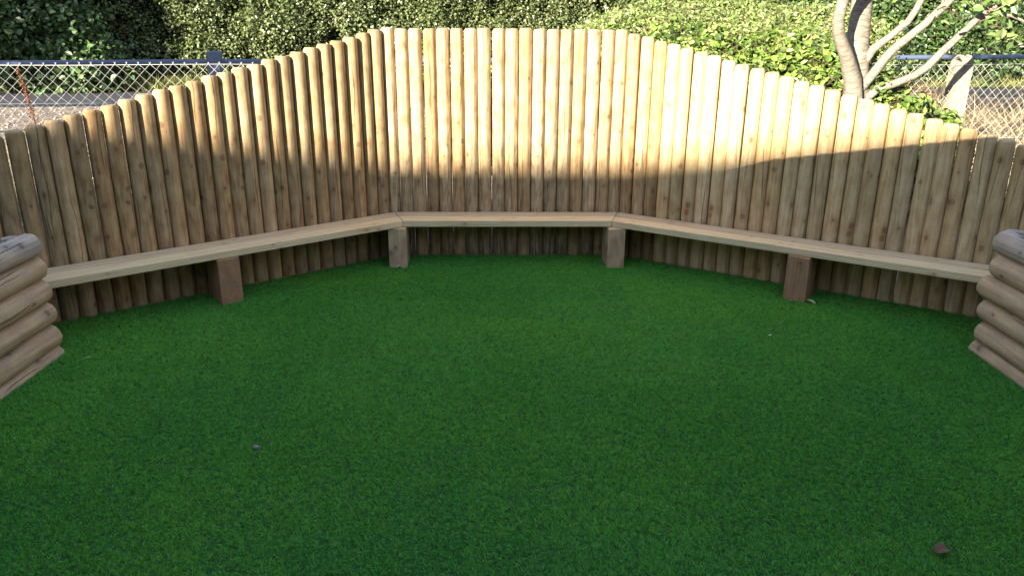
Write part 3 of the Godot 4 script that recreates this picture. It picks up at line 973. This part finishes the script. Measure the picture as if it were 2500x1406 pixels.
func make_cherry_tree() -> void:
	var base := Vector3(2.76, 0, -6.3)
	var t := thing("cherry_tree", base, "pale barked multi stemmed tree behind the right palisade", "tree")
	var wob := FastNoiseLite.new()
	wob.seed = 8
	wob.frequency = 7.0
	var b := Builder.new()
	var us := Vector2(1.5, 2.2)
	b.tube([Vector3(0, -0.03, 0), Vector3(0.0, 0.5, 0), Vector3(-0.01, 1.1, 0), Vector3(-0.06, 1.35, 0), Vector3(-0.085, 1.6, 0), Vector3(-0.09, 1.9, 0), Vector3(-0.05, 2.5, -0.05), Vector3(0.1, 3.3, -0.1), Vector3(0.25, 4.0, -0.1)], [0.14, 0.105, 0.10, 0.098, 0.086, 0.078, 0.065, 0.04, 0.015], 16, true, us, Color.WHITE, wob)
	put(b.mesh(), "trunk", M.bark, t)
	var limbs := [
		[[Vector3(-0.03, 0.75, 0.06), Vector3(-0.075, 1.1, 0.09), Vector3(-0.136, 1.30, 0.14), Vector3(-0.251, 1.503, 0.22), Vector3(-0.349, 1.642, 0.29), Vector3(-0.385, 1.748, 0.33), Vector3(-0.375, 1.885, 0.36), Vector3(-0.27, 2.1, 0.38), Vector3(-0.16, 2.4, 0.40), Vector3(-0.35, 3.2, 0.15)], [0.075, 0.074, 0.066, 0.050, 0.044, 0.042, 0.041, 0.046, 0.040, 0.012]],
		[[Vector3(-0.03, 1.40, 0.04), Vector3(0.02, 1.53, 0.07), Vector3(0.12, 1.62, 0.1), Vector3(0.23, 1.73, 0.12), Vector3(0.28, 1.82, 0.12), Vector3(0.31, 1.9, 0.12), Vector3(0.5, 2.6, 0.1), Vector3(0.7, 3.2, 0.1)], [0.032, 0.031, 0.028, 0.026, 0.025, 0.023, 0.017, 0.007]],
		[[Vector3(-0.03, 1.24, 0.08), Vector3(0.03, 1.36, 0.13), Vector3(0.10, 1.49, 0.16), Vector3(0.16, 1.56, 0.17), Vector3(0.33, 1.71, 0.18), Vector3(0.46, 1.85, 0.18), Vector3(0.54, 1.95, 0.18), Vector3(0.95, 2.5, 0.2), Vector3(1.3, 2.9, 0.2)], [0.036, 0.036, 0.034, 0.032, 0.031, 0.029, 0.028, 0.018, 0.007]],
		[[Vector3(0.01, 1.13, 0.06), Vector3(0.09, 1.23, 0.08), Vector3(0.22, 1.27, 0.08), Vector3(0.36, 1.33, 0.08), Vector3(0.46, 1.40, 0.08), Vector3(0.54, 1.50, 0.08), Vector3(0.70, 1.66, 0.06), Vector3(0.83, 1.79, 0.04), Vector3(1.02, 1.91, 0.02), Vector3(1.5, 2.2, 0.0), Vector3(1.9, 2.4, 0.0)], [0.034, 0.033, 0.031, 0.030, 0.030, 0.029, 0.027, 0.025, 0.023, 0.015, 0.006]],
		[[Vector3(0.80, 1.74, 0.04), Vector3(0.92, 1.785, 0.06), Vector3(1.03, 1.78, 0.07), Vector3(1.13, 1.74, 0.08), Vector3(1.30, 1.72, 0.1)], [0.014, 0.013, 0.012, 0.009, 0.004]],
		[[Vector3(0.45, 1.83, 0.17), Vector3(0.42, 1.92, 0.2), Vector3(0.50, 2.1, 0.2)], [0.012, 0.009, 0.004]]]
	for l in limbs:
		var lb := Builder.new()
		lb.tube(l[0], l[1], 12, true, Vector2(0.8, 3.0), Color.WHITE, wob)
		put(lb.mesh(), "limb", M.bark, t)
	var cols := [Color(0.07, 0.13, 0.035), Color(0.09, 0.155, 0.04), Color(0.05, 0.10, 0.03)]
	var meshes := []
	for k in 3: meshes.append(clump(400 + k, 26, Vector3(0.20, 0.14, 0.20), 0.085, 0.055, cols, true, 4))
	var spots := []
	for i in 300:
		var q := Vector3(rng.randfn(), rng.randfn(), rng.randfn()).normalized() * pow(rng.randf(), 0.4)
		var p := Vector3(0.35, 3.95, 0.0) + q * Vector3(2.0, 1.3, 1.4)
		if p.y < 2.32: continue
		spots.append(Transform3D(any_turn(rng.randf_range(0.8, 1.3)), p))
	split_scatter(meshes, spots, "crown", M.leaf, t)
	# low leafy twigs reaching into the picture at the right
	var k2 := 0
	for p in [Vector3(0.82, 1.81, 0.16), Vector3(0.95, 1.60, 0.2), Vector3(1.03, 1.63, 0.15), Vector3(0.86, 1.70, 0.2), Vector3(0.66, 1.87, 0.16), Vector3(0.50, 1.77, 0.22), Vector3(0.74, 1.90, 0.1), Vector3(1.0, 1.86, 0.12), Vector3(0.06, 1.90, 0.18), Vector3(0.93, 1.92, 0.18)]:
		put(clump(440 + k2, 11, Vector3(0.12, 0.08, 0.08), 0.082, 0.056, [Color(0.075, 0.14, 0.035), Color(0.10, 0.17, 0.045), Color(0.14, 0.20, 0.07)], true, 4), "leafy_twig", M.leaf, t, p).set_meta("kind", "stuff")
		k2 += 1

func make_street_trees() -> void:
	# two trees out of the frame on the left that shade the barrier and the street
	var cols := [Color(0.06, 0.11, 0.03), Color(0.08, 0.13, 0.035)]
	var meshes := [clump(500, 60, Vector3(0.45, 0.35, 0.45), 0.14, 0.10, cols, true, 4), clump(501, 60, Vector3(0.45, 0.35, 0.45), 0.14, 0.10, cols, true, 4)]
	var plans := [
		[Vector3(-13.4, 0, -5.6), Vector3(0, 4.55, 0), Vector3(4.2, 0.7, 1.4), 260, "low spreading street tree left of the lawn"],
		[Vector3(-22.8, 0, -5.0), Vector3(0, 6.9, 0), Vector3(1.5, 1.7, 1.6), 170, "tall street tree far left of the lawn"]]
	for p in plans:
		var t := thing("street_tree", p[0], p[4], "tree", "trees shading the street")
		var b := Builder.new()
		b.tube([Vector3(0, -0.03, 0), Vector3(0.05, p[1].y * 0.5, 0), Vector3(p[1].x, p[1].y, 0.1)], [0.16, 0.12, 0.05], 10, true, Vector2(1, 1))
		put(b.mesh(), "trunk", M.bark, t)
		split_scatter(meshes, blob_spots(p[1], p[2], p[3], 1.0), "crown", M.leaf, t)

func make_weeds() -> void:
	# dead dock stem in front of the chain link
	var t := thing("dead_dock", Vector3(-3.59, 0, street_z(-6.33, -3.59)), "rust brown dead dock stem standing at the chain link", "weed")
	var b := Builder.new()
	var path := [Vector3(0.04, -0.02, 0), Vector3(0.035, 0.5, 0), Vector3(0.02, 0.95, 0), Vector3(0.0, 1.15, 0), Vector3(-0.03, 1.32, 0), Vector3(-0.04, 1.385, 0)]
	b.tube(path, [0.005, 0.005, 0.004, 0.003, 0.002, 0.001], 5, false, Vector2.ONE, Color(0.14, 0.065, 0.038))
	put(b.mesh(true), "stem", M.dry, t)
	var sd := Builder.new()
	var r := RandomNumberGenerator.new()
	r.seed = 4
	for i in 230:
		var y := r.randf_range(0.93, 1.36)
		var c := Vector3(0.022 - (y - 0.95) * 0.13, y, 0)
		var w := 0.022 * (0.4 + absf(sin(y * 42.0))) * (1.42 - y) * 3.0
		var at := c + Vector3(r.randfn(), r.randfn() * 0.5, r.randfn()) * w * 0.55
		var k := r.randf_range(0.6, 1.4)
		leaf(sd, at, Vector3(r.randfn(), r.randfn(), r.randfn()).normalized(), Vector3(r.randfn(), r.randfn(), r.randfn()).normalized(), 0.016, 0.011, Color(0.17 * k, 0.075 * k, 0.042 * k), false)
	put(sd.mesh(true, false), "seed_head", M.dry, t).set_meta("kind", "stuff")
	var fern := thing("dead_fern", Vector3(3.62, 0, street_z(-6.55, 3.62)), "orange brown dead fern tangle beside the concrete post", "weed")
	var fm := clump(620, 150, Vector3(0.24, 0.20, 0.16), 0.055, 0.012, [Color(0.32, 0.16, 0.06), Color(0.24, 0.12, 0.05), Color(0.40, 0.24, 0.10)], false, 16)
	put(fm, "frond", M.dry, fern, Vector3(-0.12, 1.14, 0)).set_meta("kind", "stuff")
	put(clump(621, 90, Vector3(0.30, 0.22, 0.14), 0.05, 0.016, [Color(0.13, 0.09, 0.06), Color(0.22, 0.15, 0.09), Color(0.10, 0.13, 0.05)], false, 22), "frond", M.dry, fern, Vector3(0.0, 0.86, 0.02)).set_meta("kind", "stuff")
	for k in 3:
		var fs := Builder.new()
		fs.tube([Vector3(0.03 * k - 0.05, -0.02, 0), Vector3(0.02 * k - 0.06, 0.5, 0.02), Vector3(-0.1 + 0.08 * k, 1.1, 0)], [0.006, 0.005, 0.003], 5, false, Vector2.ONE, Color(0.2, 0.12, 0.07))
		put(fs.mesh(true), "stem", M.dry, fern)
	# dry grass and bramble tangle along the chain link on the right, and tufts at the hedge foot
	var tufts := []
	for k in 3:
		var g := Builder.new()
		r.seed = 60 + k
		for i in 26:
			var dir := Vector3(r.randfn() * 0.35, 1, r.randfn() * 0.35).normalized()
			var l := r.randf_range(0.18, 0.5)
			var p0 := Vector3(r.randfn() * 0.06, -0.02, r.randfn() * 0.06)
			var bend := Vector3(r.randfn(), 0, r.randfn()) * 0.14
			var side := dir.cross(Vector3(r.randfn(), 0, r.randfn()).normalized()).normalized() * 0.0035
			var col := Color(0.27, 0.215, 0.135) * r.randf_range(0.5, 1.3)
			var pts := [p0, p0 + dir * l * 0.5 + bend * 0.35, p0 + dir * l * 0.85 + bend]
			var s := g.v.size()
			g.vert(pts[0] - side, Vector3.BACK, Vector2.ZERO, col); g.vert(pts[0] + side, Vector3.BACK, Vector2.ZERO, col)
			g.vert(pts[1] - side, Vector3.BACK, Vector2.ZERO, col); g.vert(pts[1] + side, Vector3.BACK, Vector2.ZERO, col)
			g.vert(pts[2], Vector3.BACK, Vector2.ZERO, col)
			g.tri(s, s + 1, s + 3); g.tri(s, s + 3, s + 2); g.tri(s + 2, s + 3, s + 4)
		tufts.append(g.mesh(true, false))
	var spots := []
	for i in 480:
		var x := rng.randf_range(3.2, 9.5)
		var z := street_z(-6.6, x) - pow(rng.randf(), 1.6) * 8.0
		spots.append(Transform3D(any_turn(rng.randf_range(1.2, 2.6), 0.2), Vector3(x, 0, z)))
	for i in 140:
		var x := rng.randf_range(-8.0, -2.0)
		spots.append(Transform3D(any_turn(rng.randf_range(0.4, 0.9), 0.2), Vector3(x, 0, street_z(-7.0, x) - absf(rng.randfn()) * 2.0)))
	# loose gravel on the verge
	var gb := Builder.new()
	for gf in [[Vector3(0, 0.7, 0), Vector3(1, 0, 0.2), Vector3(0.1, 0.1, 1)], [Vector3(0, 0.7, 0), Vector3(0.1, 0.1, 1), Vector3(-1, 0, 0.1)], [Vector3(0, 0.7, 0), Vector3(-1, 0, 0.1), Vector3(0, 0.1, -0.9)], [Vector3(0, 0.7, 0), Vector3(0, 0.1, -0.9), Vector3(1, 0, 0.2)]]:
		gb.face(gf, [], Color.WHITE, Vector3.UP)
	var stones := []
	var stone_tints := []
	for i in 5200:
		var gx := rng.randf_range(-11.0, -1.5) if i % 3 else rng.randf_range(3.5, 11.0)
		stones.append(Transform3D(any_turn(rng.randf_range(0.012, 0.05), 0.5), Vector3(gx, -0.012, street_z(-7.4, gx) - rng.randf() * 10.2)))
		var gk := rng.randf_range(0.5, 1.3)
		stone_tints.append(Color(0.30 * gk, 0.26 * gk, 0.225 * gk))
	var gv := Node3D.new()
	gv.name = "verge_gravel"
	add_child(gv)
	tag(gv, "pale loose gravel on the ground beyond the chain link fence", "gravel", "", "stuff")
	scatter(gb.mesh(true), "gravel", M.dry, gv, stones, stone_tints)
	var dry := Node3D.new()
	dry.name = "dry_grass"
	add_child(dry)
	tag(dry, "straw coloured dry grass growing along the chain link fence", "dry grass", "", "stuff")
	split_scatter(tufts, spots, "blades", M.dry, dry)
	var green := []
	for k in 2:
		var g2 := Builder.new()
		r.seed = 80 + k
		for i in 40:
			var at2 := Vector3(r.randfn() * 0.16, -0.02, r.randfn() * 0.12)
			var d2 := Vector3(r.randfn() * 0.5, 1, r.randfn() * 0.5).normalized()
			var kk := r.randf_range(0.6, 1.3)
			leaf(g2, at2, d2, Vector3(r.randfn(), 0.2, r.randfn()).normalized(), r.randf_range(0.15, 0.42), 0.014, Color(0.17 * kk, 0.19 * kk, 0.06 * kk), false)
		green.append(g2.mesh(true, false))
	spots = []
	for i in 1500:
		var x2 := rng.randf_range(-17.0, 18.0)
		spots.append(Transform3D(any_turn(rng.randf_range(0.7, 1.3), 0.2), Vector3(x2, 0, street_z(-22.05, x2) + rng.randf_range(-0.4, 0.45))))
	var vg := Node3D.new()
	vg.name = "verge_grass"
	add_child(vg)
	tag(vg, "rough green grass at the foot of the hedge", "grass", "", "stuff")
	split_scatter(green, spots, "blades", M.dry, vg)

# ==================================================================== lawn
func make_turf() -> void:
	var tile := 0.30
	var meshes := []
	for k in 6:
		var r := RandomNumberGenerator.new()
		r.seed = 900 + k
		var b := Builder.new()
		for i in 1300:
			var c := Vector2(r.randf_range(-0.5, 0.5), r.randf_range(-0.5, 0.5)) * tile
			var lean := Vector2(r.randfn(), r.randfn()) * 0.32
			var tint := r.randf_range(0.75, 1.25)
			for j in 6:
				var p := Vector3(c.x + r.randfn() * 0.004, 0.0, c.y + r.randfn() * 0.004)
				var d := Vector3(lean.x + r.randfn() * 0.5, 1.0, lean.y + r.randfn() * 0.5).normalized()
				var l := r.randf_range(0.009, 0.016)
				var az := r.randf() * TAU
				var side := Vector3(cos(az), 0, sin(az)) * r.randf_range(0.0006, 0.0009)
				var q := r.randf()
				var col := Color(0.120, 0.40, 0.060)
				if q < 0.30: col = Color(0.165, 0.46, 0.068)
				elif q < 0.50: col = Color(0.072, 0.295, 0.060)
				elif q < 0.56: col = Color(0.19, 0.38, 0.09)
				col = col * tint
				var m := p + d * l * 0.55
				var e := p + d * l + Vector3(d.x, -0.25, d.z) * l * 0.25
				var s := b.v.size()
				b.vert(p - side, Vector3.UP, Vector2.ZERO, col); b.vert(p + side, Vector3.UP, Vector2.ZERO, col)
				b.vert(m - side, Vector3.UP, Vector2.ZERO, col); b.vert(m + side, Vector3.UP, Vector2.ZERO, col)
				b.vert(e, Vector3.UP, Vector2.ZERO, col)
				b.tri(s, s + 1, s + 3); b.tri(s, s + 3, s + 2); b.tri(s + 2, s + 3, s + 4)
		meshes.append(b.mesh(true, false))
	var f := FastNoiseLite.new()
	f.seed = 21
	f.frequency = 0.45
	f.fractal_octaves = 3
	var spots := []
	var dl := Vector2(cos(ANGLE_L), -sin(ANGLE_L))
	var dr := Vector2(cos(ANGLE_R), sin(ANGLE_R))
	var tints := []
	var ix := -11
	while ix <= 11:
		for iz in 22:
			var x := ix * tile
			var z := -5.72 + iz * tile
			var p := Vector2(x, z)
			# inside the palisade
			if (p - BL).dot(Vector2(sin(ANGLE_L), cos(ANGLE_L))) < -0.20 or (p - BR).dot(Vector2(-sin(ANGLE_R), cos(ANGLE_R))) < -0.20: continue
			if x < -3.1 or x > 3.1: continue
			var bs := Basis(Vector3.UP, (rng.randi() % 4) * PI / 2)
			# the pile lies over in broad swathes
			var sx := f.get_noise_2d(x, z) * 0.5
			var sz := f.get_noise_2d(x + 50.0, z) * 0.5
			var shear := Basis(Vector3(1, 0, 0), Vector3(sx, 1, sz), Vector3(0, 0, 1))
			spots.append(Transform3D(shear * bs, Vector3(x, 0.0, z)))
			var dye := f.get_noise_2d(x * 1.6 + 9.0, z * 1.6)
			tints.append(Color(0.90 + 0.22 * dye, 0.93 + 0.06 * dye, 0.95 - 0.16 * dye))
		ix += 1
	var t := Node3D.new()
	t.name = "artificial_grass"
	add_child(t)
	tag(t, "short dense green artificial grass covering the enclosed lawn", "grass", "", "stuff")
	split_scatter(meshes, spots, "blades", M.turf, t, tints)

func flat_leaf(called: String, at: Vector3, turn: float, length: float, width: float, col: Color, label: String, curl: float) -> void:
	var t := thing(called, at, label, "leaf")
	t.rotation.y = turn
	var b := Builder.new()
	var n := 7
	var rows := []
	for i in n:
		var s := float(i) / (n - 1)
		var w := width * 0.5 * pow(sin(PI * clampf(s * 0.92 + 0.05, 0.0, 1.0)), 0.8)
		var y := 0.004 + curl * sin(PI * s) * length
		rows.append([b.vert(Vector3(s * length, y + w * 0.35, -w), Vector3.UP, Vector2.ZERO, col), b.vert(Vector3(s * length, y, 0), Vector3.UP, Vector2.ZERO, col * 0.85), b.vert(Vector3(s * length, y + w * 0.2, w), Vector3.UP, Vector2.ZERO, col)])
	for i in n - 1:
		b.quad(rows[i][0], rows[i][1], rows[i + 1][1], rows[i + 1][0])
		b.quad(rows[i][1], rows[i][2], rows[i + 1][2], rows[i + 1][1])
	put(b.mesh(true, false), "blade", M.dry, t)
	var st := Builder.new()
	st.tube([Vector3(0.004, 0.006, 0), Vector3(-length * 0.2, 0.008, length * 0.05), Vector3(-length * 0.38, 0.006, 0.0)], [0.0016, 0.0013, 0.001], 5, true, Vector2.ONE, col * 0.8)
	put(st.mesh(true), "stalk", M.dry, t)

func make_litter() -> void:
	flat_leaf("fallen_leaf", Vector3(1.44, 0.013, -2.175), 0.25, 0.056, 0.046, Color(0.13, 0.08, 0.06), "curled brown dead leaf lying near the bottom right of the lawn", 0.22)
	flat_leaf("fallen_leaf", Vector3(-0.845, 0.012, -5.335), 0.6, 0.045, 0.034, Color(0.24, 0.31, 0.22), "pale grey green leaf at the foot of the second leg from the left", 0.2)
	flat_leaf("fallen_leaf", Vector3(1.905, 0.012, -4.705), -1.05, 0.085, 0.024, Color(0.42, 0.46, 0.26), "slim pale yellow green leaf beside the right hand bench leg", 0.08)
	flat_leaf("fallen_leaf", Vector3(1.79, 0.012, -4.685), 0.1, 0.05, 0.014, Color(0.22, 0.17, 0.12), "small brown leaf in front of the right hand bench leg", 0.1)
	flat_leaf("fallen_leaf", Vector3(-2.25, 0.012, -3.71), 0.7, 0.035, 0.007, Color(0.45, 0.46, 0.30), "thin straw coloured sliver beside the left log planter", 0.15)
	# grey stone
	var t := thing("stone", Vector3(-1.068, 0.004, -2.828), "small grey stone lying on the left part of the lawn", "stone")
	var b := Builder.new()
	var f := FastNoiseLite.new()
	f.seed = 5
	f.frequency = 30.0
	var rows := []
	for i in 7:
		var row := []
		var ph := PI * i / 6.0
		for k in 11:
			var th := TAU * (k % 10) / 10.0
			var d := Vector3(sin(ph) * cos(th), cos(ph), sin(ph) * sin(th))
			row.append(b.vert(d * Vector3(0.015, 0.010, 0.012) * (1.0 + 0.35 * f.get_noise_3dv(d * 0.05)) + Vector3(0, 0.012, 0), d))
		rows.append(row)
	for i in 6:
		for k in 10: b.quad(rows[i][k], rows[i][k + 1], rows[i + 1][k + 1], rows[i + 1][k])
	put(b.mesh(), "pebble", plain(lin(0.17, 0.17, 0.20), 0.8), t)
	var w := thing("paper_scrap", Vector3(1.488, 0.012, -4.106), "tiny white scrap on the right part of the lawn", "scrap")
	var c := Builder.new()
	c.slab([Vector2(-0.008, -0.003), Vector2(0.006, -0.005), Vector2(0.008, 0.004), Vector2(-0.005, 0.005)], 0.0, 0.003, 0.0005)
	put(c.mesh(), "paper", plain(lin(0.7, 0.7, 0.68), 0.8), w)

func make_crumbs() -> void:
	# wood crumbs and soil caught along the foot of the palisade
	var b := Builder.new()
	for f in [[Vector3(0, 1, 0), Vector3(0.9, -0.4, 0.1), Vector3(-0.5, -0.3, 0.8)], [Vector3(0, 1, 0), Vector3(-0.5, -0.3, 0.8), Vector3(-0.4, -0.4, -0.7)], [Vector3(0, 1, 0), Vector3(-0.4, -0.4, -0.7), Vector3(0.9, -0.4, 0.1)], [Vector3(0.9, -0.4, 0.1), Vector3(-0.5, -0.3, 0.8), Vector3(-0.4, -0.4, -0.7)]]:
		b.face(f)
	var spots := []
	var tints := []
	var dl := Vector2(cos(ANGLE_L), -sin(ANGLE_L))
	var dr := Vector2(cos(ANGLE_R), sin(ANGLE_R))
	var dc := (BR - BL).normalized()
	for run in [[BL, -dl, 2.4], [BL, dc, 1.7], [BR, dr, 2.5]]:
		var d: Vector2 = run[1]
		var n := Vector2(-d.y, d.x)
		if n.y < 0: n = -n
		for i in int(run[2] * 170):
			var p: Vector2 = run[0] + d * rng.randf() * run[2] + n * (0.004 + absf(rng.randfn()) * 0.014)
			spots.append(Transform3D(any_turn(rng.randf_range(0.002, 0.0055), 3.0), Vector3(p.x, 0.010 + rng.randf() * 0.006, p.y)))
			var k := rng.randf_range(0.4, 1.2)
			tints.append(Color(0.33 * k, 0.25 * k, 0.16 * k))
	var t := Node3D.new()
	t.name = "wood_crumbs"
	add_child(t)
	tag(t, "brown wood crumbs and soil along the foot of the palisade", "crumbs", "", "stuff")
	scatter(b.mesh(true), "crumbs", M.dry, t, spots, tints)
